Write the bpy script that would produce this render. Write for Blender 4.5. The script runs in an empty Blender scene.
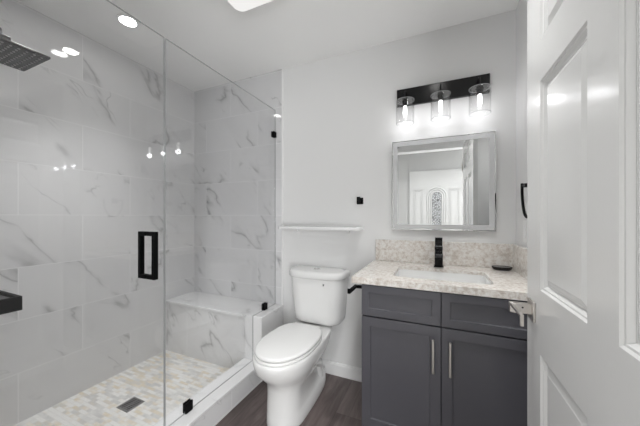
import bpy, bmesh, math, random
from mathutils import Vector, Matrix
PI = math.pi
random.seed(7)
S = bpy.context.scene
C = S.collection

# ------------------------------------------------------------------ camera, world, exposure
cam = bpy.data.cameras.new('camera')
cam_o = bpy.data.objects.new('camera', cam)
C.objects.link(cam_o)
cam.sensor_width = 36.0
cam.lens = 265.05 / 640 * 36
cam.shift_y = 3.1 / 640
cam.clip_start = 0.01
cam_o.location = (0, 0, 1.213)
cam_o.rotation_euler = (PI / 2, 0, math.radians(23.70))
S.camera = cam_o

world = bpy.data.worlds.new('world')
world.use_nodes = True
world.node_tree.nodes['Background'].inputs[0].default_value = (0.9, 0.95, 1.0, 1)
world.node_tree.nodes['Background'].inputs[1].default_value = 0.4
S.world = world
S.view_settings.view_transform = 'Standard'
S.view_settings.look = 'None'
S.view_settings.gamma = 1.0
S.view_settings.use_curve_mapping = False
S.view_settings.exposure = 0.32

L_DOWN = 25.0      # radiance of the recessed lamps
P_SPOT = (31.0, 50.0, 64.0, 20.0)   # watts of the recessed lamps: shower, vanity, added hall fill, added fill behind the door
L_CEIL = 0.72       # radiance of the square ceiling lamp
P_BULB = 0.33       # watts of each vanity bulb
P_FILL = (44.0, 118.0)    # watts of the fill lamps behind the two added hall windows

FILL_WINDOWS = ((-2.15, -1.36), (0.56, 2.00))   # x spans of two unseen hall windows, added to let fill light in
for (wx0, wx1), pw_ in zip(FILL_WINDOWS, P_FILL):
    win = bpy.data.lights.new('window_daylight', 'AREA')
    win.shape = 'RECTANGLE'
    win.size, win.size_y = wx1 - wx0, 2.1
    win.energy = pw_
    win.color = (0.985, 0.992, 1.0)
    win_o = bpy.data.objects.new('window_daylight', win)
    win_o.location = ((wx0 + wx1) / 2, -2.15, 0.95)
    win_o.rotation_euler = (-PI / 2 - math.radians(15), 0, PI)   # added fill, tilted upward to brighten the bathroom ceiling
    C.objects.link(win_o)

# ------------------------------------------------------------------ dimensions (metres)
CE = 2.44                       # ceiling
YB = 1.908                      # painted back wall
YT = 1.898                      # tiled back wall
XL = -2.187                      # tiled left wall
XR = 0.432                      # right wall
YF0, YF1 = 0.02, 0.13           # front wall with the doorway
DX0, DX1 = -0.68, 0.30          # doorway
GX = -1.245                     # shower glass
ZF = 0.03                       # shower floor
HX0, HX1, HY = -2.2, 2.15, -1.70  # hall


# ------------------------------------------------------------------ node helpers
class NT:
    def __init__(self, name):
        self.m = bpy.data.materials.new(name)
        self.m.use_nodes = True
        self.t = self.m.node_tree
        self.t.nodes.clear()
        self.out = self.n('ShaderNodeOutputMaterial')

    def n(self, typ, **kw):
        nd = self.t.nodes.new(typ)
        for k, v in kw.items():
            setattr(nd, k, v)
        return nd

    def l(self, a, b):
        self.t.links.new(a, b)

    def setin(self, sock, v):
        if isinstance(v, bpy.types.NodeSocket):
            self.l(v, sock)
        else:
            sock.default_value = v

    def math(self, op, a, b=0.0, clamp=False):
        nd = self.n('ShaderNodeMath', operation=op)
        nd.use_clamp = clamp
        self.setin(nd.inputs[0], a)
        self.setin(nd.inputs[1], b)
        return nd.outputs[0]

    def mix(self, f, a, b):
        nd = self.n('ShaderNodeMix', data_type='RGBA')
        self.setin(nd.inputs[0], f)
        self.setin(nd.inputs[6], a if not isinstance(a, tuple) else (*a, 1)[:4])
        self.setin(nd.inputs[7], b if not isinstance(b, tuple) else (*b, 1)[:4])
        return nd.outputs[2]

    def ramp(self, f, stops):
        nd = self.n('ShaderNodeValToRGB')
        el = nd.color_ramp.elements
        while len(el) < len(stops):
            el.new(0.5)
        for e, (p, c) in zip(el, stops):
            e.position = p
            e.color = (c, c, c, 1) if isinstance(c, (int, float)) else (*c, 1)
        self.l(f, nd.inputs[0])
        return nd.outputs[0]

    def coord(self):
        return self.n('ShaderNodeTexCoord').outputs['Object']

    def sep(self, v):
        nd = self.n('ShaderNodeSeparateXYZ')
        self.l(v, nd.inputs[0])
        return nd.outputs

    def comb(self, x, y, z):
        nd = self.n('ShaderNodeCombineXYZ')
        for i, v in enumerate((x, y, z)):
            self.setin(nd.inputs[i], v)
        return nd.outputs[0]

    def vadd(self, a, b):
        nd = self.n('ShaderNodeVectorMath', operation='ADD')
        self.setin(nd.inputs[0], a)
        self.setin(nd.inputs[1], b)
        return nd.outputs[0]

    def vscale(self, a, s):
        nd = self.n('ShaderNodeVectorMath', operation='MULTIPLY')
        self.setin(nd.inputs[0], a)
        self.setin(nd.inputs[1], s)
        return nd.outputs[0]

    def noise(self, v, scale, detail=3.0, rough=0.55, dist=0.0):
        nd = self.n('ShaderNodeTexNoise')
        self.l(v, nd.inputs['Vector'])
        nd.inputs['Scale'].default_value = scale
        nd.inputs['Detail'].default_value = detail
        nd.inputs['Roughness'].default_value = rough
        nd.inputs['Distortion'].default_value = dist
        return nd

    def bsdf(self, color, rough=0.5, metal=0.0, spec=0.5, bump=None, bstr=0.1, bdist=0.01, **kw):
        b = self.n('ShaderNodeBsdfPrincipled')
        self.setin(b.inputs['Base Color'], (*color, 1) if isinstance(color, tuple) else color)
        self.setin(b.inputs['Roughness'], rough)
        b.inputs['Metallic'].default_value = metal
        b.inputs['Specular IOR Level'].default_value = spec
        for k, v in kw.items():
            self.setin(b.inputs[k.replace('_', ' ')], v)
        if bump is not None:
            bn = self.n('ShaderNodeBump')
            bn.inputs['Strength'].default_value = bstr
            bn.inputs['Distance'].default_value = bdist
            self.l(bump, bn.inputs['Height'])
            self.l(bn.outputs[0], b.inputs['Normal'])
        self.l(b.outputs[0], self.out.inputs[0])
        return self.m


def simple(name, color, rough=0.5, metal=0.0, spec=0.5, bump=0.0, bscale=200.0):
    t = NT(name)
    v = t.coord()
    n = t.noise(v, bscale, 2)
    # a faint natural mottling keeps every surface procedural
    c = t.mix(t.math('MULTIPLY', n.outputs[0], 0.06), color, tuple(x * 0.9 for x in color))
    return t.bsdf(c, rough, metal, spec, n.outputs[0] if bump else None, bump, 0.002)


def emitter(name, color, strength):
    t = NT(name)
    e = t.n('ShaderNodeEmission')
    e.inputs[0].default_value = (*color, 1)
    e.inputs[1].default_value = strength
    t.l(e.outputs[0], t.out.inputs[0])
    return t.m


def clear_glass(name, tint, ior=1.5, rough=0.0):
    t = NT(name)
    geo = t.n('ShaderNodeNewGeometry')
    bf = geo.outputs['Backfacing']
    i = t.math('ADD', t.math('MULTIPLY', bf, 1 / ior - ior), ior)
    fr = t.n('ShaderNodeFresnel')
    t.l(i, fr.inputs[0])
    tr = t.n('ShaderNodeBsdfTransparent')
    tr.inputs[0].default_value = (*tint, 1)
    gl = t.n('ShaderNodeBsdfGlossy')
    gl.inputs['Roughness'].default_value = rough
    mx = t.n('ShaderNodeMixShader')
    t.l(fr.outputs[0], mx.inputs[0])
    t.l(tr.outputs[0], mx.inputs[1])
    t.l(gl.outputs[0], mx.inputs[2])
    t.l(mx.outputs[0], t.out.inputs[0])
    return t.m


def marble(name, ax, base=(0.76, 0.76, 0.76), tile=(0.604, 0.302), off=0.089, z0=0.012, grout=True, amount=1.0, rough=0.04):
    """polished porcelain with grey veins; ax picks the horizontal axis of the wall"""
    t = NT(name)
    v = t.coord()
    x, y, z = t.sep(v)
    h = {'x': x, 'y': y}[ax]
    if grout:
        row = t.math('DIVIDE', t.math('SUBTRACT', z, z0), tile[1])
        rid = t.math('FLOOR', row)
        rf = t.math('FRACT', row)
        par = t.math('MULTIPLY', t.math('MODULO', t.math('ADD', rid, 20.0), 2.0), 0.5)
        col = t.math('ADD', t.math('DIVIDE', t.math('SUBTRACT', h, off), tile[0]), par)
        cid = t.math('FLOOR', col)
        cf = t.math('FRACT', col)
        shift = t.comb(t.math('MULTIPLY', cid, 3.7), t.math('MULTIPLY', rid, 5.3), t.math('ADD', t.math('MULTIPLY', cid, 1.9), t.math('MULTIPLY', rid, 2.3)))
        p = t.vadd(v, shift)
        gx = t.math('LESS_THAN', t.math('MINIMUM', cf, t.math('SUBTRACT', 1.0, cf)), 0.0014 / tile[0])
        gz = t.math('LESS_THAN', t.math('MINIMUM', rf, t.math('SUBTRACT', 1.0, rf)), 0.0014 / tile[1])
        g = t.math('MAXIMUM', gx, gz)
    else:
        p = v
        g = None
    # long slanted veins: the field is turned 40 degrees in the wall plane and stretched along the turn
    px, py, pz = t.sep(p)
    hh = {'x': px, 'y': py}[ax]
    ca, sa = math.cos(math.radians(48)), math.sin(math.radians(48))
    al = t.math('SUBTRACT', t.math('MULTIPLY', hh, ca), t.math('MULTIPLY', pz, sa))
    ac = t.math('ADD', t.math('MULTIPLY', hh, sa), t.math('MULTIPLY', pz, ca))
    dd = {'x': py, 'y': px}[ax]
    q = t.comb(t.math('MULTIPLY', al, 0.55), t.math('MULTIPLY', ac, 1.35), dd)
    w = t.noise(q, 3.6, 4, 0.62)
    wv = t.n('ShaderNodeVectorMath', operation='SCALE')
    t.l(t.vadd(w.outputs[1], (-0.5, -0.5, -0.5)), wv.inputs[0])
    wv.inputs['Scale'].default_value = 0.20
    q = t.vadd(q, wv.outputs[0])
    a = t.noise(q, 1.5, 2.5, 0.5)
    d = t.math('ABSOLUTE', t.math('SUBTRACT', a.outputs[0], 0.5))
    vein = t.ramp(d, [(0.0, 1.0), (0.004, 0.55), (0.010, 0.2), (0.032, 0.0)])
    mask = t.ramp(t.noise(p, 2.6, 2).outputs[0], [(0.46, 0.0), (0.58, 1.0)])
    vein = t.math('MULTIPLY', t.math('MULTIPLY', vein, mask), 0.54 * amount)
    b = t.noise(t.vadd(q, (5.2, 3.1, 1.7)), 3.2, 3, 0.55)
    d2 = t.math('ABSOLUTE', t.math('SUBTRACT', b.outputs[0], 0.52))
    fine = t.ramp(d2, [(0.0, 1.0), (0.004, 0.4), (0.014, 0.0)])
    mask2 = t.ramp(t.noise(t.vadd(p, (9.1, 2.2, 4.4)), 3.4, 2).outputs[0], [(0.52, 0.0), (0.64, 1.0)])
    fine = t.math('MULTIPLY', t.math('MULTIPLY', fine, mask2), 0.48 * amount)
    cloud = t.ramp(t.noise(q, 3.0, 4).outputs[0], [(0.40, 0.0), (0.75, 0.16 * amount)])
    k = t.math('MAXIMUM', vein, fine)
    c = t.mix(cloud, base, (base[0] * 0.72, base[1] * 0.72, base[2] * 0.73))
    c = t.mix(k, c, (0.17, 0.17, 0.175))
    r = rough
    if g is not None:
        c = t.mix(g, c, tuple(min(0.9, q_ * 1.13) for q_ in base))
        r = t.math('ADD', t.math('MULTIPLY', g, 0.5), rough)
    return t.bsdf(c, r, spec=0.5)


# ------------------------------------------------------------------ materials
def wall_paint(name, col, rough=0.55):
    t = NT(name)
    v = t.coord()
    n = t.noise(v, 160, 3)
    return t.bsdf(col, rough, spec=0.35, bump=n.outputs[0], bstr=0.04, bdist=0.003)


M_WALL = wall_paint('white_wall_paint', (0.765, 0.765, 0.76))
M_CEIL = wall_paint('white_ceiling_paint', (0.93, 0.93, 0.923), 0.7)
M_TRIM = wall_paint('white_trim_gloss', (0.84, 0.84, 0.835), 0.3)
M_DOOR = wall_paint('white_door_gloss', (0.69, 0.69, 0.68), 0.15)
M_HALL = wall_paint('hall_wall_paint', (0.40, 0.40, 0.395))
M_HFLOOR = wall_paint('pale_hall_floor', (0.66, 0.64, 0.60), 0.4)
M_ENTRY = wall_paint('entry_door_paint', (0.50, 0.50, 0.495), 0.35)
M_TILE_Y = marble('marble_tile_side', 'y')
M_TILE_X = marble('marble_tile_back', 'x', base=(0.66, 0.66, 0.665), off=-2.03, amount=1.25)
M_SLAB = marble('marble_slab', 'x', base=(0.80, 0.80, 0.80), grout=False, amount=0.6, rough=0.12)
M_BENCHF = marble('marble_bench_front', 'x', tile=(0.62, 0.6), off=-1.93, z0=-0.12, amount=1.1)
M_BLACK = simple('black_metal', (0.004, 0.004, 0.0045), 0.18, 0.0, 0.3)
M_MATTE = simple('matte_black_metal', (0.004, 0.004, 0.0045), 0.5, 0.0, 0.08)
M_PIANO = simple('polished_black_metal', (0.006, 0.006, 0.0065), 0.12, 0.0, 0.9)
M_SHEAD = simple('black_shower_metal', (0.022, 0.022, 0.024), 0.4)
M_NOZZLE = simple('grey_silicone', (0.40, 0.40, 0.40), 0.5)
M_NICKEL = simple('brushed_nickel', (0.62, 0.59, 0.56), 0.32, 1.0)
M_CHROME = simple('chrome', (0.8, 0.8, 0.8), 0.08, 1.0)
M_STEEL = simple('drain_steel', (0.30, 0.30, 0.30), 0.4, 0.8)
M_DARK = simple('dark_void', (0.01, 0.01, 0.01), 0.8)
M_CERAMIC = simple('white_ceramic', (0.80, 0.80, 0.79), 0.07, 0.0, 0.5)
M_SEAT = simple('white_seat_plastic', (0.82, 0.82, 0.81), 0.16)
M_SHELF = simple('white_shelf_lacquer', (0.82, 0.82, 0.82), 0.2)
M_PLASTIC = simple('white_plastic', (0.8, 0.8, 0.79), 0.35)
M_CAB = simple('grey_cabinet_paint', (0.076, 0.075, 0.086), 0.38, 0.0, 0.45)
M_KICK = simple('cabinet_shadow_board', (0.04, 0.04, 0.045), 0.6)  # toe-kick board, a darker grey than the cabinet paint
M_GLASS = clear_glass('shower_glass', (0.985, 0.986, 0.988))
M_GEDGE = simple('polished_glass_edge', (0.42, 0.43, 0.43), 0.15)
M_JAR = clear_glass('clear_jar_glass', (0.98, 0.98, 0.98), 1.45)
M_FROST = simple('frosted_mirror_band', (0.62, 0.625, 0.63), 0.35, 0.2)
M_RING = simple('lamp_ring_white', (0.85, 0.85, 0.85), 0.4)
M_LAMP = emitter('recessed_lamp_lens', (1.0, 0.985, 0.96), L_DOWN)
M_DOME = emitter('ceiling_lamp_diffuser', (1.0, 0.99, 0.97), L_CEIL)
M_BULB = emitter('bulb_glow', (1.0, 0.99, 0.98), 3.5)
M_DISHIN = simple('dish_grey_inside', (0.10, 0.10, 0.10), 0.3)

t = NT('mirror_silver')
n = t.noise(t.coord(), 3.0, 2)
M_MIRROR = t.bsdf(t.mix(t.math('MULTIPLY', n.outputs[0], 0.02), (0.86, 0.87, 0.87), (0.84, 0.85, 0.85)), 0.01, 1.0)

# dark vinyl planks running in depth
t = NT('dark_wood_planks')
v = t.coord()
x, y, z = t.sep(v)
pw, pl = 0.18, 1.22
cx = t.math('DIVIDE', t.math('ADD', x, 0.93), pw)
ci = t.math('FLOOR', cx)
cfx = t.math('FRACT', cx)
ry = t.math('ADD', t.math('DIVIDE', y, pl), t.math('MULTIPLY', ci, 0.37))
ri = t.math('FLOOR', ry)
rfy = t.math('FRACT', ry)
wn = t.n('ShaderNodeTexWhiteNoise', noise_dimensions='2D')
t.l(t.comb(ci, ri, 0.0), wn.inputs['Vector'])
pv = t.vadd(t.vscale(v, (9.0, 0.9, 1.0)), t.comb(t.math('MULTIPLY', ci, 4.1), t.math('MULTIPLY', ri, 7.7), 0.0))
g1 = t.noise(pv, 3.2, 7, 0.66, 0.6)
tone = t.math('ADD', t.math('MULTIPLY', g1.outputs[0], 0.75), t.math('MULTIPLY', wn.outputs[0], 0.28))
col = t.ramp(tone, [(0.28, (0.058, 0.045, 0.043)), (0.5, (0.116, 0.091, 0.087)), (0.78, (0.22, 0.18, 0.172))])
seam = t.math('MAXIMUM', t.math('LESS_THAN', cfx, 0.010), t.math('LESS_THAN', rfy, 0.0018))
col = t.mix(t.math('MULTIPLY', seam, 0.7), col, (0.012, 0.010, 0.010))
M_FLOOR = t.bsdf(col, 0.42, spec=0.4, bump=g1.outputs[0], bstr=0.08, bdist=0.002)

# small stone brick mosaic of the shower floor
t = NT('stone_mosaic')
v = t.coord()
x, y, z = t.sep(v)
br = t.n('ShaderNodeTexBrick', offset=0.5, offset_frequency=2)
t.l(t.comb(x, y, 0.0), br.inputs['Vector'])
br.inputs['Color1'].default_value = (0, 0, 0, 1)
br.inputs['Color2'].default_value = (1, 1, 1, 1)
br.inputs['Mortar'].default_value = (0.5, 0.5, 0.5, 1)
br.inputs['Scale'].default_value = 1.0
br.inputs['Mortar Size'].default_value = 0.0012
br.inputs['Mortar Smooth'].default_value = 0.1
br.inputs['Bias'].default_value = 0.0
br.inputs['Brick Width'].default_value = 0.078
br.inputs['Row Height'].default_value = 0.022
patch = t.noise(t.vscale(v, (1, 1, 1)), 9.0, 3)
rnd = t.math('ADD', t.math('MULTIPLY', br.outputs[0], 0.62), t.math('MULTIPLY', patch.outputs[0], 0.55))
stone = t.ramp(rnd, [(0.18, (0.56, 0.565, 0.56)), (0.32, (0.80, 0.80, 0.775)), (0.42, (0.60, 0.60, 0.59)), (0.50, (0.77, 0.70, 0.58)), (0.56, (0.84, 0.84, 0.82)),
                     (0.74, (0.86, 0.855, 0.835)), (0.84, (0.75, 0.67, 0.52)), (0.95, (0.60, 0.60, 0.59))])
fine = t.noise(v, 55, 3)
stone = t.mix(t.math('MULTIPLY', fine.outputs[0], 0.25), stone, (0.68, 0.66, 0.60))
stone = t.mix(br.outputs['Fac'], stone, (0.70, 0.69, 0.67))
inv = t.math('SUBTRACT', 1.0, br.outputs['Fac'])
M_MOSAIC = t.bsdf(stone, 0.35, spec=0.4, bump=inv, bstr=0.25, bdist=0.002)

# speckled quartz
t = NT('beige_quartz')
v = t.coord()
a = t.noise(v, 58, 5, 0.68, 0.3)
b = t.noise(v, 17, 6, 0.68)
c = t.ramp(a.outputs[0], [(0.32, (0.49, 0.425, 0.375)), (0.43, (0.645, 0.595, 0.545)), (0.53, (0.75, 0.722, 0.682)), (0.66, (0.80, 0.788, 0.765))])
blot = t.ramp(b.outputs[0], [(0.52, 0.0), (0.66, 0.6)])
c = t.mix(blot, c, (0.47, 0.41, 0.355))
vor = t.n('ShaderNodeTexVoronoi')
t.l(v, vor.inputs['Vector'])
vor.inputs['Scale'].default_value = 170
fl = t.math('LESS_THAN', vor.outputs['Distance'], 0.15)
c = t.mix(t.math('MULTIPLY', fl, 0.4), c, (0.38, 0.31, 0.28))
M_QUARTZ = t.bsdf(c, 0.16)

# leafy leaded glass of the front door
t = NT('leafy_door_glass')
v = t.coord()
vor = t.n('ShaderNodeTexVoronoi', feature='DISTANCE_TO_EDGE')
t.l(t.vadd(v, (0.2, 0, 0.1)), vor.inputs['Vector'])
vor.inputs['Scale'].default_value = 34
ld = t.ramp(vor.outputs[0], [(0.05, 0.0), (0.16, 1.0)])
M_LEAF = t.bsdf(t.mix(ld, (0.10, 0.10, 0.10), (0.42, 0.43, 0.44)), 0.15)


# ------------------------------------------------------------------ mesh helpers
def link(name, bm, mat, parent=None, smooth=False, bevel=0.0, segs=2, angle=35):
    bmesh.ops.recalc_face_normals(bm, faces=bm.faces)
    me = bpy.data.meshes.new(name)
    bm.to_mesh(me)
    bm.free()
    for mm in (mat if isinstance(mat, (list, tuple)) else [mat]):
        me.materials.append(mm)
    o = bpy.data.objects.new(name, me)
    C.objects.link(o)
    if parent is not None:
        o.parent = parent
        o.matrix_parent_inverse = Matrix.Identity(4)
        base = parent
        off = Vector((0, 0, 0))
        while base is not None:
            off += base.location
            base = base.parent
        o.location = -off            # shapes are written in room coordinates
    if bevel:
        bv = o.modifiers.new('bevel', 'BEVEL')
        bv.width = bevel
        bv.segments = segs
        bv.limit_method = 'ANGLE'
        bv.angle_limit = math.radians(40)
    if smooth or bevel:
        for p in me.polygons:
            p.use_smooth = True
        try:
            me.set_sharp_from_angle(angle=math.radians(angle if smooth else 50))
        except Exception:
            pass
    return o


def empty(name, loc, label, cat, group=None, kind=None):
    o = bpy.data.objects.new(name, None)
    o.empty_display_size = 0.05
    o.location = loc
    C.objects.link(o)
    tag(o, label, cat, group, kind)
    return o


def tag(o, label=None, cat=None, group=None, kind=None):
    if label:
        o['label'] = label
    if cat:
        o['category'] = cat
    if group:
        o['group'] = group
    if kind:
        o['kind'] = kind
    return o


def struct(o, label=None):
    o['kind'] = 'structure'
    if label:
        o['label'] = label
    return o


def box(bm, x0, x1, y0, y1, z0, z1, mi=0):
    vs = [bm.verts.new((x, y, z)) for x in (x0, x1) for y in (y0, y1) for z in (z0, z1)]
    fs = []
    for f in ((0, 1, 3, 2), (4, 6, 7, 5), (0, 4, 5, 1), (2, 3, 7, 6), (0, 2, 6, 4), (1, 5, 7, 3)):
        q = bm.faces.new([vs[i] for i in f])
        q.material_index = mi
        fs.append(q)
    return vs


def bx(x0, x1, y0, y1, z0, z1):
    bm = bmesh.new()
    box(bm, x0, x1, y0, y1, z0, z1)
    return bm


def prism(bm, pts, axis, a, b):
    """closed outline pts (two coords) extruded from a to b along axis x, y or z"""
    def P(u, v, w):
        return {'x': (w, u, v), 'y': (u, w, v), 'z': (u, v, w)}[axis]
    A = [bm.verts.new(P(u, v, a)) for u, v in pts]
    B = [bm.verts.new(P(u, v, b)) for u, v in pts]
    bm.faces.new(A)
    bm.faces.new(B[::-1])
    n = len(pts)
    for i in range(n):
        bm.faces.new((A[i], B[i], B[(i + 1) % n], A[(i + 1) % n]))


def cyl(bm, p0, p1, r0, r1=None, n=24, caps=True):
    r1 = r0 if r1 is None else r1
    p0, p1 = Vector(p0), Vector(p1)
    d = (p1 - p0).normalized()
    u = d.orthogonal().normalized()
    w = d.cross(u)
    R = []
    for p, r in ((p0, r0), (p1, r1)):
        R.append([bm.verts.new(p + (u * math.cos(2 * PI * i / n) + w * math.sin(2 * PI * i / n)) * r) for i in range(n)])
    for i in range(n):
        bm.faces.new((R[0][i], R[0][(i + 1) % n], R[1][(i + 1) % n], R[1][i]))
    if caps:
        bm.faces.new(R[0][::-1])
        bm.faces.new(R[1])


def tube(bm, pts, r, n=12, closed=False):
    pts = [Vector(p) for p in pts]
    rings = []
    up = Vector((0.3, 0.2, 1)).normalized()
    N = len(pts)
    prev = None
    for i, p in enumerate(pts):
        a = pts[(i - 1) % N] if (closed or i > 0) else p
        b = pts[(i + 1) % N] if (closed or i < N - 1) else p
        d = (b - a).normalized()
        u = (prev - d * prev.dot(d)).normalized() if prev is not None else d.orthogonal().normalized()
        prev = u
        w = d.cross(u)
        rings.append([bm.verts.new(p + (u * math.cos(2 * PI * k / n) + w * math.sin(2 * PI * k / n)) * r) for k in range(n)])
    for i in range(N if closed else N - 1):
        A, B = rings[i], rings[(i + 1) % N]
        for k in range(n):
            bm.faces.new((A[k], A[(k + 1) % n], B[(k + 1) % n], B[k]))
    if not closed:
        bm.faces.new(rings[0][::-1])
        bm.faces.new(rings[-1])


def lathe(bm, prof, c, n=32, capb=True, capt=True):
    rings = []
    for r, z in prof:
        rings.append([bm.verts.new((c[0] + r * math.cos(2 * PI * i / n), c[1] + r * math.sin(2 * PI * i / n), c[2] + z)) for i in range(n)])
    for A, B in zip(rings, rings[1:]):
        for i in range(n):
            bm.faces.new((A[i], A[(i + 1) % n], B[(i + 1) % n], B[i]))
    if capb:
        bm.faces.new(rings[0][::-1])
    if capt:
        bm.faces.new(rings[-1])


def egg(cx, hw, yf, yb, ymid, nf=2.0, nb=3.0, N=48):
    """plan outline: round front (towards -y) and squarer back"""
    pts = []
    for i in range(N):
        a = 2 * PI * i / N
        ca, sa = math.cos(a), math.sin(a)
        n = nf if sa < 0 else nb
        xx = math.copysign(abs(ca) ** (2 / n), ca) * hw
        yy = math.copysign(abs(sa) ** (2 / n), sa)
        yy = ymid + (yy * (ymid - yf) if sa < 0 else yy * (yb - ymid))
        pts.append((cx + xx, yy))
    return pts


def loft(bm, sections, capb=True, capt=True):
    rings = [[bm.verts.new((x, y, z)) for x, y in pts] for z, pts in sections]
    n = len(rings[0])
    for A, B in zip(rings, rings[1:]):
        for i in range(n):
            bm.faces.new((A[i], A[(i + 1) % n], B[(i + 1) % n], B[i]))
    if capb:
        bm.faces.new(rings[0][::-1])
    if capt:
        bm.faces.new(rings[-1])
    return rings


# ------------------------------------------------------------------ the room shell
struct(link('floor', bx(XL - 0.1, 0.9, 0.075, YB + 0.1, -0.1, 0.0), M_FLOOR))
struct(link('floor_hall', bx(HX0 - 0.1, HX1 + 0.1, HY - 0.1, 0.075, -0.1, 0.0), M_HFLOOR))  # unseen hall floor, made pale to bounce light onto the bathroom ceiling
struct(link('ceiling', bx(HX0 - 0.1, HX1 + 0.1, HY - 0.1, YB + 0.1, CE, CE + 0.1), M_CEIL))
struct(link('wall_back', bx(XL - 0.1, XR + 0.1, YB, YB + 0.1, 0, CE), M_WALL))
bm = bmesh.new()
prism(bm, [(XR, YB), (XR, 1.31), (0.72, 1.31), (0.72, YF1), (0.82, YF1), (0.82, 1.41), (0.532, 1.41), (0.532, YB)], 'z', 0, CE)
struct(link('wall_right', bm, M_WALL))
bm = bmesh.new()
box(bm, XL, DX0, YF0, YF1, 0, CE)
box(bm, DX1 + 0.03, HX1, YF0, YF1, 0, CE)
box(bm, DX0, DX1 + 0.03, YF0, YF1, 2.05, CE)
struct(link('wall_front', bm, M_WALL))
struct(link('wall_left', bx(XL - 0.1, XL, YF0, YB, 0, CE), M_TILE_Y), 'left shower wall of polished marble tile')
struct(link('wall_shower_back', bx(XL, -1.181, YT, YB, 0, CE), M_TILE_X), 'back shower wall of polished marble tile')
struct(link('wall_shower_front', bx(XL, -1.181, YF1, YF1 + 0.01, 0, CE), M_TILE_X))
struct(link('trim_1', bx(-1.181, -1.172, YT - 0.003, YB, 0.472, CE), M_TRIM), 'white edge strip where the shower tile ends')
struct(link('floor_shower', bx(XL, -1.32, YF1 + 0.01, YT, 0, ZF), M_MOSAIC), 'shower floor of small stone mosaic')
# the hall behind the camera
bm = bmesh.new()
xs_ = [HX0 - 0.1, FILL_WINDOWS[0][0], FILL_WINDOWS[0][1], FILL_WINDOWS[1][0], FILL_WINDOWS[1][1], HX1 + 0.1]
for k in (0, 2, 4):
    box(bm, xs_[k], xs_[k + 1], HY - 0.1, HY, 0, CE)
for k in (1, 3):
    box(bm, xs_[k], xs_[k + 1], HY - 0.1, HY, 0, 0.10)
    box(bm, xs_[k], xs_[k + 1], HY - 0.1, HY, 2.30, CE)
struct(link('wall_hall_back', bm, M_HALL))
for k, (wx0, wx1) in enumerate(FILL_WINDOWS):
    bm = bmesh.new()
    wm = (wx0 + wx1) / 2
    for q in ((wx0, wx0 + 0.04, 0.10, 2.30), (wx1 - 0.04, wx1, 0.10, 2.30), (wx0 + 0.04, wx1 - 0.04, 0.10, 0.14), (wx0 + 0.04, wx1 - 0.04, 2.26, 2.30), (wm - 0.02, wm + 0.02, 0.14, 2.26)):
        box(bm, q[0], q[1], HY - 0.07, HY - 0.02, q[2], q[3])
    wf = struct(link('window_%d' % (k + 1), bm, M_TRIM, bevel=0.003))  # added window frame, there only to admit the fill light
    link('pane', bx(wx0 + 0.04, wx1 - 0.04, HY - 0.047, HY - 0.043, 0.14, 2.26), M_GLASS, wf)
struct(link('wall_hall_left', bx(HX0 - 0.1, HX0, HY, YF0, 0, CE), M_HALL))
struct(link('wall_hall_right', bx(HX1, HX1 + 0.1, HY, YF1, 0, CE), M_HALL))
# baseboards and casings
bm = bmesh.new()
prism(bm, [(YB, 0.0), (YB - 0.014, 0.0), (YB - 0.014, 0.078), (YB - 0.009, 0.092), (YB, 0.094)], 'x', -1.168, -0.352)
struct(link('baseboard_back', bm, M_TRIM))
bm = bmesh.new()
for y0, y1 in ((YF0 - 0.018, YF0),):
    box(bm, DX0 - 0.07, DX0, y0, y1, 0, 2.12)
    box(bm, DX1 + 0.03, DX1 + 0.09, y0, y1, 0, 2.12)
    box(bm, DX0, DX1 + 0.03, y0, y1, 2.05, 2.12)
struct(link('trim_2', bm, M_TRIM, bevel=0.004), 'white casing round the doorway')

# half wall beside the bench, capped with marble
bm = bx(-1.32, -1.168, 1.600, YT, 0.0, 0.472)
struct(link('wall_half', bm, M_SLAB, bevel=0.003), 'low marble half wall at the back end of the shower curb')

# curb
curb = empty('shower_curb', (-1.245, 0.85, 0), 'long low white marble curb under the shower glass, running beside the dark floor', 'curb')
link('curb_top', bx(-1.326, -1.163, YF1 + 0.01, 1.600, 0.128, 0.145), M_SLAB, curb, bevel=0.002)
link('curb_body', bx(-1.32, -1.172, YF1 + 0.01, 1.600, 0.0, 0.128), M_TILE_Y, curb)

# bench
bench = empty('shower_bench', (-1.76, 1.75, ZF), 'built-in marble shower bench across the back of the shower', 'bench')
link('seat_slab', bx(XL, -1.32, 1.590, YT, 0.452, 0.472), M_SLAB, bench, bevel=0.002)
link('front_panel', bx(XL, -1.32, 1.600, YT, ZF, 0.452), M_BENCHF, bench)

# ------------------------------------------------------------------ shower glass
T = 0.004
panel = empty('shower_glass_panel', (GX, 1.40, 0.145), 'fixed clear glass shower panel notched over the half wall, right of the glass door', 'glass panel')
bm = bmesh.new()
prism(bm, [(0.905, 0.147), (1.597, 0.147), (1.597, 0.474), (YT - 0.004, 0.474), (YT - 0.004, 2.104), (0.905, 2.104)], 'x', GX - T, GX + T)
link('glass_pane', bm, M_GLASS, panel)


def rim(name, segs, parent):
    b = bmesh.new()
    for (y0, y1, z0, z1) in segs:
        box(b, GX - T + 0.0005, GX + T - 0.0005, y0, y1, z0, z1)
    return link(name, b, M_GEDGE, parent)


rim('polished_edge', [(YT - 0.0038, YT - 0.002, 0.474, 2.104), (0.903, 0.9048, 0.147, 2.104), (0.903, YT - 0.004, 2.1042, 2.106), (1.5972, 1.599, 0.147, 0.474), (0.905, 1.597, 0.1452, 0.1468), (1.6, YT - 0.004, 0.4722, 0.4738)], panel)


def clamp(y0, y1, z0, z1):
    b = bmesh.new()
    box(b, GX - T - 0.009, GX - T - 0.0003, y0, y1, z0, z1)
    box(b, GX + T + 0.0003, GX + T + 0.009, y0, y1, z0, z1)
    link('clamp', b, M_MATTE, panel, bevel=0.002)


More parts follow.
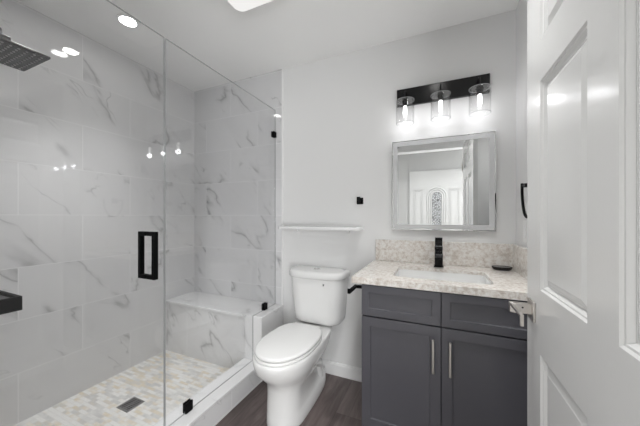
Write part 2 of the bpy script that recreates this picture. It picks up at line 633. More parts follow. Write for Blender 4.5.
clamp(1.015, 1.060, 0.1455, 0.200)
clamp(1.722, 1.768, 0.4725, 0.525)
clamp(1.852, YT - 0.001, 1.872, 1.918)

sdoor = empty('shower_door', (GX, 0.19, 0.16), 'clear glass shower door with black square pull handle, on the left', 'shower door')
bm = bx(GX - T, GX + T, 0.165, 0.898, 0.160, 2.104)
link('glass_pane', bm, M_GLASS, sdoor)
rim('polished_edge', [(0.8982, 0.9, 0.160, 2.104), (0.165, 0.898, 2.1042, 2.106)], sdoor)
bm = bmesh.new()
hy0, hy1 = 0.808, 0.828
for sx in (-1, 1):
    xo = GX + sx * (T + 0.055)
    xa, xb = sorted((xo, xo - sx * 0.020))
    box(bm, xa, xb, hy0, hy1, 0.918, 1.140)
    for z0, z1 in ((0.918, 0.938), (1.120, 1.140)):
        xa, xb = sorted((GX + sx * T, xo - sx * 0.020))
        box(bm, xa, xb, hy0, hy1, z0, z1)
hd = link('pull_handle', bm, M_MATTE, sdoor, bevel=0.0015)
for z in (0.45, 1.82):
    bm = bmesh.new()
    box(bm, GX - T - 0.012, GX - T, 0.165, 0.225, z - 0.045, z + 0.045)
    box(bm, GX + T, GX + T + 0.012, 0.165, 0.225, z - 0.045, z + 0.045)
    box(bm, GX - 0.025, GX + 0.025, 0.140, 0.164, z - 0.045, z + 0.045)
    link('hinge', bm, M_BLACK, sdoor, bevel=0.002)

# ------------------------------------------------------------------ shower head
hx0, hx1, hyA, hyB, hz = -1.842, -1.585, 0.348, 0.604, 1.917
head = empty('rain_shower', (-1.713, YF1 + 0.01, 2.05), 'black square rain shower head on a wall arm, upper left', 'shower head')
plate = link('head_plate', bx(hx0, hx1, hyA, hyB, hz, hz + 0.010), M_SHEAD, head, bevel=0.002)
bm = bmesh.new()
box(bm, -1.748, -1.678, 0.441, 0.511, hz + 0.0102, hz + 0.066)
cyl(bm, (-1.713, 0.476, hz + 0.066), (-1.713, 0.476, hz + 0.100), 0.018)
link('ball_joint', bm, M_SHEAD, head, bevel=0.002)
bm = bmesh.new()
tube(bm, [(-1.713, YF1 + 0.012, 2.05), (-1.713, 0.38, 2.05), (-1.713, 0.44, 2.048), (-1.713, 0.470, 2.03), (-1.713, 0.476, 2.0)], 0.011, 14)
link('shower_arm', bm, M_SHEAD, head, smooth=True)
bm = bmesh.new()
box(bm, -1.743, -1.683, YF1 + 0.0105, YF1 + 0.018, 2.02, 2.08)
link('wall_flange', bm, M_SHEAD, head, bevel=0.002)
noz = None
for i in range(10):
    for j in range(10):
        px = hx0 + 0.022 + i * (hx1 - hx0 - 0.044) / 9
        py = hyA + 0.022 + j * (hyB - hyA - 0.044) / 9
        if noz is None:
            bm = bmesh.new()
            cyl(bm, (0, 0, 0), (0, 0, -0.003), 0.0046, 0.0036, 10)
            noz = link('nozzle', bm, M_NOZZLE, head)
            o = noz
        else:
            o = noz.copy()
            C.objects.link(o)
            o.parent = head
        o.location = (px - head.location.x, py - head.location.y, hz - head.location.z)

# black wall tray in the shower
tray = empty('shower_tray', (-1.62, YF1 + 0.01, 0.87), 'black rectangular shower tray shelf at the left edge, on the shower wall', 'shower shelf')
bm = bmesh.new()
tx0, tx1, ty0, ty1, tz0, tz1, w = -1.74, -1.50, YF1 + 0.012, 0.487, 0.842, 0.897, 0.012
box(bm, tx0, tx1, ty0, ty1, tz0, tz0 + 0.006)
for a in ((tx0, tx0 + w, ty0, ty1), (tx1 - w, tx1, ty0, ty1), (tx0 + w, tx1 - w, ty0, ty0 + w), (tx0 + w, tx1 - w, ty1 - w, ty1)):
    box(bm, *a, tz0 + 0.006, tz1)
link('tray', bm, M_MATTE, tray)
link('tray_liner', bx(tx0 + w, tx1 - w, ty0 + w, ty1 - w, tz0 + 0.006, tz1 - 0.012), M_DISHIN, tray)

# drain
drain = empty('shower_drain', (-1.76, 1.045, ZF), 'small square grey steel drain grate in the mosaic shower floor', 'drain')
bm = bmesh.new()
d0x, d1x, d0y, d1y = -1.808, -1.703, 0.993, 1.098
zt = ZF + 0.004
for a in ((d0x, d0x + 0.012, d0y, d1y), (d1x - 0.012, d1x, d0y, d1y), (d0x + 0.012, d1x - 0.012, d0y, d0y + 0.012), (d0x + 0.012, d1x - 0.012, d1y - 0.012, d1y)):
    box(bm, *a, ZF, zt)
link('frame', bm, M_STEEL, drain)
bm = bmesh.new()
for i in range(7):
    yy = d0y + 0.014 + i * 0.0115
    box(bm, d0x + 0.012, d1x - 0.012, yy, yy + 0.0065, ZF + 0.0005, zt - 0.0005)
box(bm, (d0x + d1x) / 2 - 0.004, (d0x + d1x) / 2 + 0.004, d0y + 0.012, d1y - 0.012, ZF + 0.0004, zt - 0.0003)
link('grate', bm, M_STEEL, drain)
link('drain_well', bx(d0x + 0.004, d1x - 0.004, d0y + 0.004, d1y - 0.004, ZF - 0.001, ZF + 0.0004), M_DARK, drain)  # flat black sheet painted as the unlit depth below the grate


# ------------------------------------------------------------------ ceiling lamps
def recessed(x, y, label, watts, beam=90):
    r = empty('recessed_light', (x, y, CE), label, 'ceiling light', 'round recessed ceiling lights')
    b = bmesh.new()
    lathe(b, [(0.060, 0.0), (0.059, -0.005), (0.048, -0.006), (0.044, -0.003), (0.044, 0.0)], (x, y, CE), 40, False, False)
    link('lamp_ring', b, M_RING, r, smooth=True)
    b = bmesh.new()
    lathe(b, [(0.0445, -0.0035), (0.0445, -0.001)], (x, y, CE), 40)
    link('lamp_lens', b, M_LAMP, r)
    sp = bpy.data.lights.new('recessed_beam', 'SPOT')
    sp.energy = watts
    sp.spot_size = math.radians(beam)
    sp.spot_blend = 1.0
    sp.shadow_soft_size = 0.045
    so = bpy.data.objects.new('recessed_beam', sp)
    so.location = (x, y, CE - 0.012)
    C.objects.link(so)


recessed(-1.776, 1.041, 'round white recessed ceiling light above the shower', P_SPOT[0], 82)
recessed(-1.70, 0.66, 'round white recessed ceiling light near the shower head, above the frame', P_SPOT[0] * 1.25, 82)  # unseen lamp added to brighten the low shower tile and floor
recessed(0.0, 1.06, 'round white recessed ceiling light in front of the vanity, seen as a reflection', P_SPOT[1])
recessed(-0.36, -0.75, 'round white recessed hall light seen only in the vanity mirror', P_SPOT[2], 145)  # hall lamp added as frontal fill through the doorway
recessed(0.50, -0.75, 'round white recessed hall light outside the doorway on the door side', P_SPOT[2] * 1.3, 145)  # unseen lamp added to light the lower shower from the hall

recessed(0.54, 0.80, 'round white recessed ceiling light behind the open door', P_SPOT[3], 150)  # unseen lamp added to brighten the gap behind the door

clamp_l = empty('ceiling_light', (-0.845, 1.015, CE), 'square white ceiling light with rounded corners at the top edge', 'ceiling light')


def rsq(cx, cy, h, r, N=6):
    p = []
    for k, (sx, sy) in enumerate(((1, 1), (-1, 1), (-1, -1), (1, -1))):
        for i in range(N + 1):
            a = PI / 2 * (k + i / N)
            p.append((cx + sx * (h - r) + r * math.cos(a), cy + sy * (h - r) + r * math.sin(a)))
    return p


cx, cy = -0.845, 1.015
bm = bmesh.new()
loft(bm, [(CE, rsq(cx, cy, 0.150, 0.045)), (CE - 0.022, rsq(cx, cy, 0.150, 0.045))])
link('lamp_base', bm, M_RING, clamp_l)
bm = bmesh.new()
loft(bm, [(CE - 0.022, rsq(cx, cy, 0.172, 0.04)), (CE - 0.066, rsq(cx, cy, 0.178, 0.045)), (CE - 0.082, rsq(cx, cy, 0.174, 0.045)), (CE - 0.088, rsq(cx, cy, 0.160, 0.04))])
link('lamp_diffuser', bm, M_DOME, clamp_l, smooth=True, angle=60)

# ------------------------------------------------------------------ toilet
TX = -0.806
BX = -0.832       # the bowl sits a touch left of the tank
toilet = empty('toilet', (TX, 1.55, 0), 'white two-piece toilet with closed lid, between shower and vanity', 'toilet')
bm = bmesh.new()
sec = []
for z, yf, yb, hw, ym, nb in ((0.0, 1.255, 1.862, 0.112, 1.42, 3.4), (0.012, 1.252, 1.864, 0.115, 1.42, 3.4), (0.060, 1.254, 1.862, 0.113, 1.42, 3.3), (0.078, 1.257, 1.840, 0.107, 1.40, 2.7),
                          (0.10, 1.261, 1.80, 0.104, 1.38, 2.2), (0.16, 1.267, 1.77, 0.103, 1.38, 2.2), (0.21, 1.268, 1.78, 0.106, 1.38, 2.3), (0.245, 1.258, 1.80, 0.117, 1.40, 2.5),
                          (0.275, 1.235, 1.83, 0.138, 1.41, 2.7), (0.305, 1.205, 1.84, 0.154, 1.41, 2.9), (0.34, 1.175, 1.86, 0.167, 1.40, 3), (0.38, 1.162, 1.87, 0.173, 1.40, 3.2),
                          (0.405, 1.159, 1.872, 0.175, 1.40, 3.4), (0.414, 1.163, 1.87, 0.171, 1.40, 3.4), (0.416, 1.174, 1.86, 0.160, 1.40, 3.4)):
    sec.append((z, egg(BX, hw, yf, yb, ym, 2.1, nb, 64)))
loft(bm, sec)
bowl = link('bowl', bm, M_CERAMIC, toilet, smooth=True, angle=70)
# trapway swelling on the right and left flanks
for s in (-1, 1):
    bm = bmesh.new()
    pts = [(BX + s * 0.045, 1.42, 0.10), (BX + s * 0.056, 1.50, 0.20), (BX + s * 0.060, 1.60, 0.24), (BX + s * 0.060, 1.70, 0.19), (BX + s * 0.054, 1.735, 0.11), (BX + s * 0.050, 1.74, 0.05)]
    tube(bm, pts, 0.040, 16)
    link('trapway', bm, M_CERAMIC, toilet, smooth=True, angle=60)


def seatform(z0, z1, hw, yf, yb, rr, n=64):
    b = bmesh.new()
    ym = 1.42
    E = lambda d: egg(BX, hw - d, yf + d, yb - d, ym, 2.1, 3.0, n)
    loft(b, [(z0, E(rr * 0.5)), (z0 + rr * 0.5, E(0)), (z1 - rr, E(0)), (z1 - rr * 0.3, E(rr * 0.3)), (z1, E(rr * 1.2))])
    return b


link('seat_ring', seatform(0.4165, 0.433, 0.170, 1.168, 1.662, 0.006), M_SEAT, toilet, smooth=True, angle=60)
lid = seatform(0.4345, 0.457, 0.168, 1.171, 1.672, 0.010)
link('seat_lid', lid, M_SEAT, toilet, smooth=True, angle=60)
for s in (-1, 1):
    bm = bmesh.new()
    cyl(bm, (BX + s * 0.075 - 0.022, 1.675, 0.437), (BX + s * 0.075 + 0.022, 1.675, 0.437), 0.012, n=18)
    link('seat_hinge', bm, M_SEAT, toilet, smooth=True)


def tank_sec(hw, yf, yb=1.893, n=64):
    return egg(TX, hw, yf, yb, yb - 0.05, 3.6, 12.0, n)


bm = bmesh.new()
loft(bm, [(0.417, tank_sec(0.120, 1.775)), (0.432, tank_sec(0.128, 1.770)), (0.434, tank_sec(0.160, 1.745)), (0.441, tank_sec(0.175, 1.731)), (0.456, tank_sec(0.184, 1.725)), (0.49, tank_sec(0.190, 1.721)), (0.60, tank_sec(0.199, 1.71)), (0.70, tank_sec(0.206, 1.70)), (0.768, tank_sec(0.209, 1.695))])
link('tank', bm, M_CERAMIC, toilet, smooth=True, angle=60)
bm = bmesh.new()
loft(bm, [(0.768, tank_sec(0.217, 1.686)), (0.774, tank_sec(0.222, 1.681)), (0.800, tank_sec(0.224, 1.680)), (0.811, tank_sec(0.220, 1.684)), (0.816, tank_sec(0.211, 1.694)), (0.818, tank_sec(0.20, 1.72))])
tl = link('tank_lid', bm, M_CERAMIC, toilet, smooth=True, angle=60)
bm = bmesh.new()
lathe(bm, [(0.026, 0.0), (0.026, 0.003), (0.023, 0.005)], (TX - 0.01, 1.80, 0.818), 28)
link('flush_button', bm, M_CHROME, tl, smooth=True)
bm = bmesh.new()
cyl(bm, (TX + 0.09, 1.688, 0.735), (TX + 0.09, 1.700, 0.735), 0.006, n=14)
link('tank_emblem', bm, M_CHROME, toilet, smooth=True)
for s in (-1, 1):
    bm = bmesh.new()
    lathe(bm, [(0.013, 0.0), (0.012, 0.008), (0.006, 0.013)], (BX + s * 0.088, 1.60, 0.012), 18)
    bmesh.ops.translate(bm, verts=bm.verts, vec=(s * 0.012, 0, 0.0))
    link('bolt_cap', bm, M_SEAT, toilet, smooth=True)

# ------------------------------------------------------------------ wall pieces by the toilet
shelf = empty('wall_shelf', (-0.82, YB, 1.12), 'thin white wall shelf above the toilet tank', 'shelf')
bm = bmesh.new()
prism(bm, [(-1.145, YB), (-0.488, YB), (-0.488, YB - 0.12), (-0.512, YB - 0.148), (-1.121, YB - 0.148), (-1.145, YB - 0.12)], 'z', 1.112, 1.134)
link('shelf_board', bm, M_SHELF, shelf, bevel=0.003)
for x in (-1.03, -0.60):
    bm = bmesh.new()
    prism(bm, [(YB, 1.112), (YB, 1.082), (YB - 0.012, 1.082), (YB - 0.05, 1.112)], 'x', x - 0.01, x + 0.01)
    link('shelf_bracket', bm, M_SHELF, shelf)

hook = empty('robe_hook', (-0.512, YB, 1.325), 'small square black robe hook on the wall above the shelf end', 'hook')
link('back_plate', bx(-0.538, -0.490, YB - 0.008, YB, 1.300, 1.348), M_BLACK, hook, bevel=0.0015)
bm = bmesh.new()
box(bm, -0.522, -0.506, YB - 0.042, YB - 0.008, 1.314, 1.330)
box(bm, -0.527, -0.501, YB - 0.050, YB - 0.042, 1.309, 1.352)
link('peg', bm, M_BLACK, hook, bevel=0.0015)

# ------------------------------------------------------------------ vanity
VX0, VX1, VF, VT = -0.352, 0.392, 1.352, 0.864
van = empty('vanity_cabinet', (0.02, 1.62, 0), 'charcoal grey shaker vanity cabinet under the beige stone countertop', 'vanity cabinet')
bm = bmesh.new()
box(bm, VX0, VX1, VF + 0.002, YB - 0.001, 0.115, 0.66)           # closed box below the basin
box(bm, VX0, VX0 + 0.018, VF + 0.002, YB - 0.001, 0.66, VT)
box(bm, VX1 - 0.018, VX1, VF + 0.002, YB - 0.001, 0.66, VT)
box(bm, VX0 + 0.018, VX1 - 0.018, VF + 0.002, VF + 0.020, 0.66, VT)
box(bm, VX0 + 0.018, VX1 - 0.018, YB - 0.02, YB - 0.001, 0.66, VT)
link('body', bm, M_CAB, van)
link('filler_strip', bx(VX1, XR - 0.001, VF + 0.004, VF + 0.024, 0.115, VT), M_CAB, van)
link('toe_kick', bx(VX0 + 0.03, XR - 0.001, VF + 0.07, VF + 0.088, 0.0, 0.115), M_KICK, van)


def shaker(x0, x1, z0, z1, st, name):
    """framed front facing -y with a sunk flat panel"""
    b = bmesh.new()
    box(b, x0, x1, VF - 0.018, VF + 0.0018, z0, z1)
    b.faces.ensure_lookup_table()
    bmesh.ops.recalc_face_normals(b, faces=b.faces)
    f = min(b.faces, key=lambda q: q.calc_center_median().y)
    bmesh.ops.inset_region(b, faces=[f], thickness=st, depth=0.0)
    bmesh.ops.inset_region(b, faces=[f], thickness=0.0015, depth=-0.008)
    return link(name, b, M_CAB, van, bevel=0.0012)


def bar_handle(x, z0, z1, parent):
    b = bmesh.new()
    yy = VF - 0.018
    cyl(b, (x, yy - 0.030, z0), (x, yy - 0.030, z1), 0.0058, n=14)
    for z in (z0 + 0.02, z1 - 0.02):
        cyl(b, (x, yy - 0.030, z), (x, yy, z), 0.0045, n=10)
    link('handle', b, M_NICKEL, parent, smooth=True)


mid = 0.0205
g = 0.0022
shaker(VX0, mid - g, 0.707, VT - 0.003, 0.052, 'drawer_front')
shaker(mid + g, VX1, 0.707, VT - 0.003, 0.052, 'drawer_front')
d1 = shaker(VX0, mid - g, 0.140, 0.700, 0.064, 'door')
d2 = shaker(mid + g, VX1, 0.140, 0.700, 0.064, 'door')
bar_handle(mid - 0.034, 0.500, 0.652, d1)
bar_handle(mid + 0.036, 0.500, 0.652, d2)

# countertop with a cut-out for the basin
CZ0, CZ1 = 0.866, 0.899
CX0, CX1, CF = -0.404, XR - 0.001, 1.330
SX0, SX1, SY0, SY1 = -0.212, 0.245, 1.425, 1.725
ctop = empty('countertop', (0.02, 1.62, CZ0), 'beige speckled stone countertop on the grey vanity', 'countertop')
bm = bmesh.new()


def rrect(x0, x1, y0, y1, r, N=5):
    p = []
    for k, (ax, ay) in enumerate(((x1 - r, y1 - r), (x0 + r, y1 - r), (x0 + r, y0 + r), (x1 - r, y0 + r))):
        for i in range(N + 1):
            a = PI / 2 * (k + i / N)
            p.append((ax + r * math.cos(a), ay + r * math.sin(a)))
    return p


inn = rrect(SX0, SX1, SY0, SY1, 0.035)
outc = [(CX1, YB - 0.001), (CX0, YB - 0.001), (CX0, CF), (CX1, CF)]
CZM = CZ1 - 0.018
for z, rev in ((CZ1, False), (CZM, True)):
    iv = [bm.verts.new((x, y, z)) for x, y in inn]
    ov = [bm.verts.new((x, y, z)) for x, y in outc]
    for k in range(4):
        fan = iv[k * 6:(k + 1) * 6]
        for a, b2 in zip(fan, fan[1:]):
            bm.faces.new((ov[k], b2, a) if not rev else (ov[k], a, b2))
        nx = iv[((k + 1) * 6) % 24]
        q = (ov[k], ov[(k + 1) % 4], nx, fan[-1])
        bm.faces.new(q if not rev else q[::-1])
    if not rev:
        top_i, top_o = iv, ov
    else:
        for i in range(24):
            bm.faces.new((top_i[i], iv[i], iv[(i + 1) % 24], top_i[(i + 1) % 24]))
        for i in range(4):
            bm.faces.new((top_o[i], top_o[(i + 1) % 4], ov[(i + 1) % 4], ov[i]))
for q in ((CX0, CX1, CF, CF + 0.02), (CX0, CX0 + 0.02, CF + 0.02, YB - 0.001), (CX1 - 0.02, CX1, CF + 0.02, YB - 0.001), (CX0 + 0.02, CX1 - 0.02, YB - 0.021, YB - 0.001)):
    box(bm, q[0], q[1], q[2], q[3], CZ0, CZM)
link('worktop', bm, M_QUARTZ, ctop)
tag(link('backsplash', bx(CX0 + 0.008, XR - 0.001, YB - 0.021, YB - 0.001, CZ1 + 0.0005, 1.047), M_QUARTZ, None, bevel=0.0015), 'long beige stone backsplash behind the black faucet', 'backsplash')
tag(link('side_splash', bx(XR - 0.021, XR - 0.001, CF + 0.012, YB - 0.0212, CZ1 + 0.0005, 1.047), M_QUARTZ, None, bevel=0.0015), 'short beige stone side splash on the right wall', 'side splash')

sink = empty('sink_basin', (0.0165, 1.575, 0.75), 'white rectangular undermount sink basin set in the countertop', 'sink')
bm = bmesh.new()
secs = [(CZM - 0.0008, rrect(SX0 - 0.02, SX1 + 0.02, SY0 - 0.02, SY1 + 0.02, 0.05)), (CZM - 0.0008, rrect(SX0 - 0.001, SX1 + 0.001, SY0 - 0.001, SY1 + 0.001, 0.035)),
        (0.80, rrect(SX0 + 0.006, SX1 - 0.006, SY0 + 0.006, SY1 - 0.006, 0.035)), (0.745, rrect(SX0 + 0.018, SX1 - 0.018, SY0 + 0.018, SY1 - 0.018, 0.04)),
        (0.733, rrect(SX0 + 0.045, SX1 - 0.045, SY0 + 0.045, SY1 - 0.045, 0.04)), (0.728, rrect(SX0 + 0.2, SX1 - 0.2, SY0 + 0.12, SY1 - 0.12, 0.02))]
loft(bm, secs, capb=False, capt=True)
link('basin', bm, M_CERAMIC, sink, smooth=True, angle=60)
bm = bmesh.new()
lathe(bm, [(0.022, 0.0), (0.022, 0.003), (0.016, 0.005)], (0.0165, 1.575, 0.7285), 24)
link('basin_drain', bm, M_BLACK, sink, smooth=True)

# faucet
FX, FY = 0.013, 1.805
fau = empty('faucet', (FX, FY, CZ1), 'tall black single-lever faucet standing behind the white sink', 'faucet')
link('base_flange', bx(FX - 0.028, FX + 0.028, FY - 0.028, FY + 0.028, CZ1, CZ1 + 0.008), M_BLACK, fau, bevel=0.002)
link('body', bx(FX - 0.023, FX + 0.023, FY - 0.023, FY + 0.023, CZ1 + 0.008, CZ1 + 0.128), M_BLACK, fau, bevel=0.002)
bm = bmesh.new()
prism(bm, [(FY - 0.022, 1.010), (FY - 0.022, 0.980), (FY - 0.125, 0.972), (FY - 0.125, 0.992)], 'x', FX - 0.022, FX + 0.022)
link('spout', bm, M_PIANO, fau, bevel=0.002)
bm = bmesh.new()
box(bm, FX - 0.021, FX + 0.021, FY - 0.021, FY + 0.021, CZ1 + 0.130, CZ1 + 0.172)
prism(bm, [(FY + 0.021, CZ1 + 0.172), (FY + 0.021, CZ1 + 0.180), (FY - 0.075, CZ1 + 0.186), (FY - 0.075, CZ1 + 0.179)], 'x', FX - 0.021, FX + 0.021)
link('lever', bm, M_BLACK, fau, bevel=0.0015)
link('lever_collar', bx(FX - 0.019, FX + 0.019, FY - 0.019, FY + 0.019, CZ1 + 0.127, CZ1 + 0.131), M_CHROME, fau)  # chrome band added to stand for the grey highlight on the faucet

# soap dish
dish = empty('soap_dish', (0.352, 1.855, CZ1), 'small oval black soap dish in the right corner of the countertop', 'soap dish')


def oval(cx, cy, a, b, N=32):
    return [(cx + a * math.cos(2 * PI * i / N), cy + b * math.sin(2 * PI * i / N)) for i in range(N)]


dx, dy = 0.350, 1.840
bm = bmesh.new()
loft(bm, [(CZ1, oval(dx, dy, 0.040, 0.026)), (CZ1 + 0.006, oval(dx, dy, 0.047, 0.032)), (CZ1 + 0.018, oval(dx, dy, 0.052, 0.036)), (CZ1 + 0.020, oval(dx, dy, 0.050, 0.034)), (CZ1 + 0.016, oval(dx, dy, 0.046, 0.030))])
link('dish', bm, M_BLACK, dish, smooth=True, angle=50)
bm = bmesh.new()
loft(bm, [(CZ1 + 0.0162, oval(dx, dy, 0.044, 0.028)), (CZ1 + 0.018, oval(dx, dy, 0.043, 0.027))])
link('drip_insert', bm, M_DISHIN, dish)

# toilet paper holder on the vanity side
tp = empty('toilet_paper_holder', (VX0, 1.60, 0.78), 'black toilet paper holder on the left side of the vanity', 'paper holder')
link('mount_plate', bx(VX0 - 0.008, VX0 + 0.0004, 1.535, 1.585, 0.764, 0.814), M_BLACK, tp, bevel=0.002)
bm = bmesh.new()
box(bm, VX0 - 0.105, VX0 - 0.008, 1.552, 1.568, 0.778, 0.796)
box(bm, VX0 - 0.105, VX0 - 0.089, 1.430, 1.552, 0.778, 0.796)
box(bm, VX0 - 0.105, VX0 - 0.089, 1.422, 1.432, 0.778, 0.806)
link('roll_arm', bm, M_MATTE, tp, bevel=0.0015)

# ------------------------------------------------------------------ mirror
MX0, MX1, MZ0, MZ1, MY = -0.279, 0.328, 1.122, 1.723, YB - 0.030
mir = empty('vanity_mirror', (0.025, YB, 1.42), 'rectangular mirror with a frosted border band above the sink', 'mirror')
link('backing', bx(MX0 + 0.004, MX1 - 0.004, MY + 0.005, YB - 0.001, MZ0 + 0.004, MZ1 - 0.004), M_PLASTIC, mir)
link('mirror_glass', bx(MX0, MX1, MY, MY + 0.005, MZ0, MZ1), M_MIRROR, mir)
bm = bmesh.new()
a, b2 = 0.007, 0.035
for q in ((MX0 + a, MX0 + b2, MZ0 + a, MZ1 - a), (MX1 - b2, MX1 - a, MZ0 + a, MZ1 - a), (MX0 + b2, MX1 - b2, MZ0 + a, MZ0 + b2), (MX0 + b2, MX1 - b2, MZ1 - b2, MZ1 - a)):
    box(bm, q[0], q[1], MY - 0.0012, MY - 0.0002, q[2], q[3])
link('frosted_band', bm, M_FROST, mir)

# ------------------------------------------------------------------ vanity light
vl = empty('vanity_light', (0.025, YB, 2.03), 'black three-jar vanity light bar lit above the mirror', 'wall light')
link('back_bar', bx(-0.249, 0.298, YB - 0.024, YB - 0.001, 1.966, 2.080), M_BLACK, vl, bevel=0.002)
JY = YB - 0.100
for jx in (-0.187, 0.024, 0.234):
    bm = bmesh.new()
    tube(bm, [(jx, YB - 0.024, 2.035), (jx, JY + 0.02, 2.035), (jx, JY + 0.004, 2.03), (jx, JY, 2.012), (jx, JY, 1.985)], 0.006, 12)
    link('lamp_arm', bm, M_BLACK, vl, smooth=True)
    bm = bmesh.new()
    lathe(bm, [(0.021, 0.0), (0.021, 0.006), (0.016, 0.010), (0.012, 0.016)], (jx, JY, 1.966), 32)
    cyl(bm, (jx, JY, 1.966), (jx, JY, 1.930), 0.017, 0.015, 20)
    link('socket_cap', bm, M_BLACK, vl, smooth=True, angle=40)
    bm = bmesh.new()
    lathe(bm, [(0.0215, 0.0), (0.0570, 0.0), (0.0570, -0.150), (0.0545, -0.150), (0.0545, -0.003), (0.0215, -0.003)], (jx, JY, 1.966), 40, False, False)
    js = link('jar_shade', bm, M_JAR, vl, smooth=True, angle=40)
    for zz in (1.966, 1.817):
        bm = bmesh.new()
        tube(bm, [(jx + 0.0562 * math.cos(2 * PI * q / 36), JY + 0.0562 * math.sin(2 * PI * q / 36), zz) for q in range(36)], 0.0013, 6, closed=True)
        link('jar_rim', bm, M_GEDGE, js, smooth=True)
    bm = bmesh.new()
    lathe(bm, [(0.009, 0.0), (0.0115, -0.012), (0.0125, -0.045), (0.0105, -0.062), (0.005, -0.070), (0.001, -0.072)], (jx, JY, 1.930), 20)
    link('bulb', bm, M_BULB, vl, smooth=True)
    li = bpy.data.lights.new('bulb_light', 'POINT')
    li.energy = P_BULB
    li.shadow_soft_size = 0.02
    li.color = (0.97, 0.97, 1.0)
    lo = bpy.data.objects.new('bulb_light', li)
    lo.location = (jx, JY, 1.840)
    C.objects.link(lo)

# ------------------------------------------------------------------ right wall pieces
ring = empty('towel_ring', (XR, 1.585, 1.36), 'black towel ring on the right wall beside the door edge', 'towel ring')
link('mount_plate', bx(XR - 0.008, XR - 0.001, 1.560, 1.610, 1.338, 1.388), M_BLACK, ring, bevel=0.002)
bm = bmesh.new()
box(bm, XR - 0.040, XR - 0.008, 1.575, 1.595, 1.353, 1.373)
link('post', bm, M_BLACK, ring, bevel=0.0015)
bm = bmesh.new()
pts = [(XR - 0.034, 1.585, 1.365), (XR - 0.034, 1.625, 1.368)]
for i in range(27):
    a = math.radians(8 - 196 * i / 26)
    pts.append((XR - 0.034, 1.560 + 0.083 * math.cos(a), 1.358 + 0.150 * math.sin(a)))
tube(bm, pts[2:], 0.0065, 10)
tube(bm, [pts[0], (XR - 0.034, 1.640, 1.366)], 0.006, 10)
link('ring', bm, M_MATTE, ring, smooth=True)

plug = empty('outlet', (XR, 1.70, 1.13), 'white outlet plate on the right wall above the side splash', 'outlet')
link('cover_plate', bx(XR - 0.006, XR - 0.001, 1.672, 1.744, 1.075, 1.190), M_PLASTIC, plug, bevel=0.002)
bm = bmesh.new()
box(bm, XR - 0.008, XR - 0.006, 1.691, 1.725, 1.098, 1.167)
link('socket_face', bm, M_RING, plug, bevel=0.0008)


# ------------------------------------------------------------------ bathroom door, open flat along the right
def panel_door(name, xf, thick, y0, y1, z0, z1, cols, rows, parent=None):
    ys = sorted({y0, y1, *[c for p in cols for c in p]})
    zs = sorted({z0, z1, *[c for p in rows for c in p]})
    b = bmesh.new()
    for side in (0, 1):
        X = xf + side * thick
        V = [[b.verts.new((X, y, z)) for z in zs] for y in ys]
        todo = []
        for i in range(len(ys) - 1):
            for j in range(len(zs) - 1):
                q = (V[i][j], V[i + 1][j], V[i + 1][j + 1], V[i][j + 1])
                f = b.faces.new(q[::-1] if side == 0 else q)
                if any(abs(ys[i] - c[0]) < 1e-6 for c in cols) and any(abs(zs[j] - r[0]) < 1e-6 for r in rows):
                    todo.append(f)
        b.normal_update()
        for f in todo:
            bmesh.ops.inset_region(b, faces=[f], thickness=0.006, depth=-0.005)
            bmesh.ops.inset_region(b, faces=[f], thickness=0.006, depth=-0.0005)
            bmesh.ops.inset_region(b, faces=[f], thickness=0.010, depth=-0.008)
            bmesh.ops.inset_region(b, faces=[f], thickness=0.008, depth=0.0)
            bmesh.ops.inset_region(b, faces=[f], thickness=0.026, depth=0.008)
        if side == 0:
            V0 = V
    ny, nz = len(ys), len(zs)
    loop = [(i, 0) for i in range(ny)] + [(ny - 1, j) for j in range(1, nz)] + [(i, nz - 1) for i in range(ny - 2, -1, -1)] + [(0, j) for j in range(nz - 2, 0, -1)]
    for k in range(len(loop)):
        (i, j), (i2, j2) = loop[k], loop[(k + 1) % len(loop)]
        b.faces.new((V0[i][j], V0[i2][j2], V[i2][j2], V[i][j]))
    return b


DXF = 0.29
bm = panel_door('door_1', DXF, 0.035, 0.15, 1.135, 0.012, 2.035, [(0.355, 0.630), (0.735, 1.010)], [(0.23, 0.790), (0.987, 1.625), (1.748, 1.930)])
door = struct(link('door_1', bm, M_DOOR), 'white six-panel bathroom door standing open on the right')
lev = None
for s, xo in ((-1, DXF), (1, DXF + 0.035)):
    bm = bmesh.new()
    ya, z = 1.078, 0.905
    xs = lambda d0, d1: sorted((xo + s * d0, xo + s * d1))
    a, b2 = xs(0.0, 0.007)
    box(bm, a, b2, ya - 0.030, ya + 0.030, z - 0.032, z + 0.032)
    if s == -1:
        a, b2 = xs(0.007, 0.064)
        box(bm, a, b2, ya - 0.011, ya + 0.011, z - 0.013, z + 0.019)
        a, b2 = xs(0.055, 0.064)
        box(bm, a, b2, ya - 0.120, ya - 0.011, z + 0.010, z + 0.019)
        box(bm, a, b2, ya - 0.128, ya - 0.120, z - 0.016, z + 0.019)
    else:
        a, b2 = xs(0.007, 0.050)
        box(bm, a, b2, ya - 0.011, ya + 0.011, z - 0.013, z + 0.019)
        a, b2 = xs(0.038, 0.050)
        box(bm, a, b2, ya - 0.118, ya - 0.011, z - 0.010, z + 0.019)
    h = link('lever_handle', bm, M_NICKEL, door, bevel=0.0012)
    h['label'] = 'satin nickel square lever handle'
bm = bmesh.new()
cyl(bm, (DXF - 0.030, 1.0665, 0.912), (DXF - 0.030, 1.0672, 0.912), 0.003, n=10)
link('set_screw', bm, M_DARK, door)
link('latch_plate', bx(DXF + 0.006, DXF + 0.029, 1.135, 1.1362, 0.875, 0.935), M_NICKEL, door)
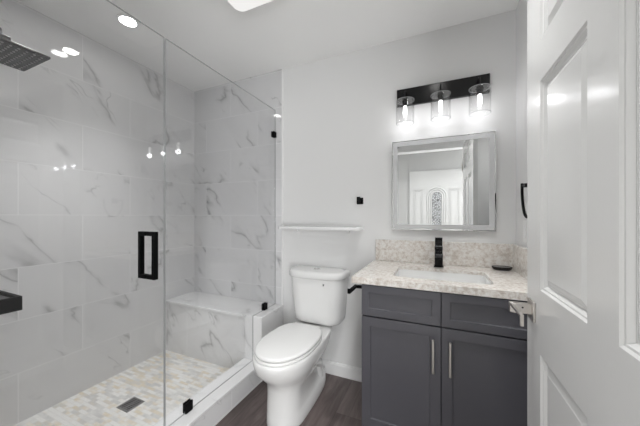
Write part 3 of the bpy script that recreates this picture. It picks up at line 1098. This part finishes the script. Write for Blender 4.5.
for z in (0.25, 1.02, 1.80):
    bm = bmesh.new()
    cyl(bm, (DXF - 0.004, 0.146, z - 0.045), (DXF - 0.004, 0.146, z + 0.045), 0.006, n=12)
    link('hinge', bm, M_NICKEL, door, smooth=True)

# ------------------------------------------------------------------ front door of the hall (seen in the mirror)
fx0, fx1, fy = -0.475, 0.455, HY + 0.003
bm = bmesh.new()
box(bm, fx0, fx1, fy, fy + 0.04, 0.01, 2.07)
for x0, x1, z0, z1 in ((fx0 + 0.07, fx0 + 0.24, 0.25, 1.72), (fx1 - 0.24, fx1 - 0.07, 0.25, 1.72)):
    for e in (0, 0.022):
        for q in ((x0 + e, x0 + e + 0.010, z0 + e, z1 - e), (x1 - e - 0.010, x1 - e, z0 + e, z1 - e), (x0 + e, x1 - e, z0 + e, z0 + e + 0.010), (x0 + e, x1 - e, z1 - e - 0.010, z1 - e)):
            box(bm, q[0], q[1], fy + 0.04, fy + 0.050, q[2], q[3])
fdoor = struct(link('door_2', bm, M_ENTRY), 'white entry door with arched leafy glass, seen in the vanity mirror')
fcx = (fx0 + fx1) / 2 + 0.015


def arch(r, z0, zc, N=16):
    return [(fcx - r, z0), (fcx + r, z0)] + [(fcx + r * math.cos(PI * i / N), zc + r * math.sin(PI * i / N)) for i in range(N + 1)]


bm = bmesh.new()
prism(bm, arch(0.078, 0.45, 1.585), 'y', fy + 0.0402, fy + 0.046)
link('arched_glass', bm, M_LEAF, fdoor)
bm = bmesh.new()
for r in (0.092, 0.128, 0.165):
    pts = [(fcx - r, fy + 0.046, 0.35)] + [(fcx - r * math.cos(PI * i / 16), fy + 0.046, 1.58 + r * math.sin(PI * i / 16)) for i in range(17)] + [(fcx + r, fy + 0.046, 0.35)]
    tube(bm, pts, 0.010, 8)
link('arch_moulding', bm, M_ENTRY, fdoor, smooth=True)
bm = bmesh.new()
cyl(bm, (fx0 + 0.05, fy + 0.04, 1.0), (fx0 + 0.05, fy + 0.085, 1.0), 0.012)
cyl(bm, (fx0 + 0.05, fy + 0.075, 1.0), (fx0 + 0.05, fy + 0.105, 1.0), 0.028)
link('door_knob', bm, M_NICKEL, fdoor, smooth=True)
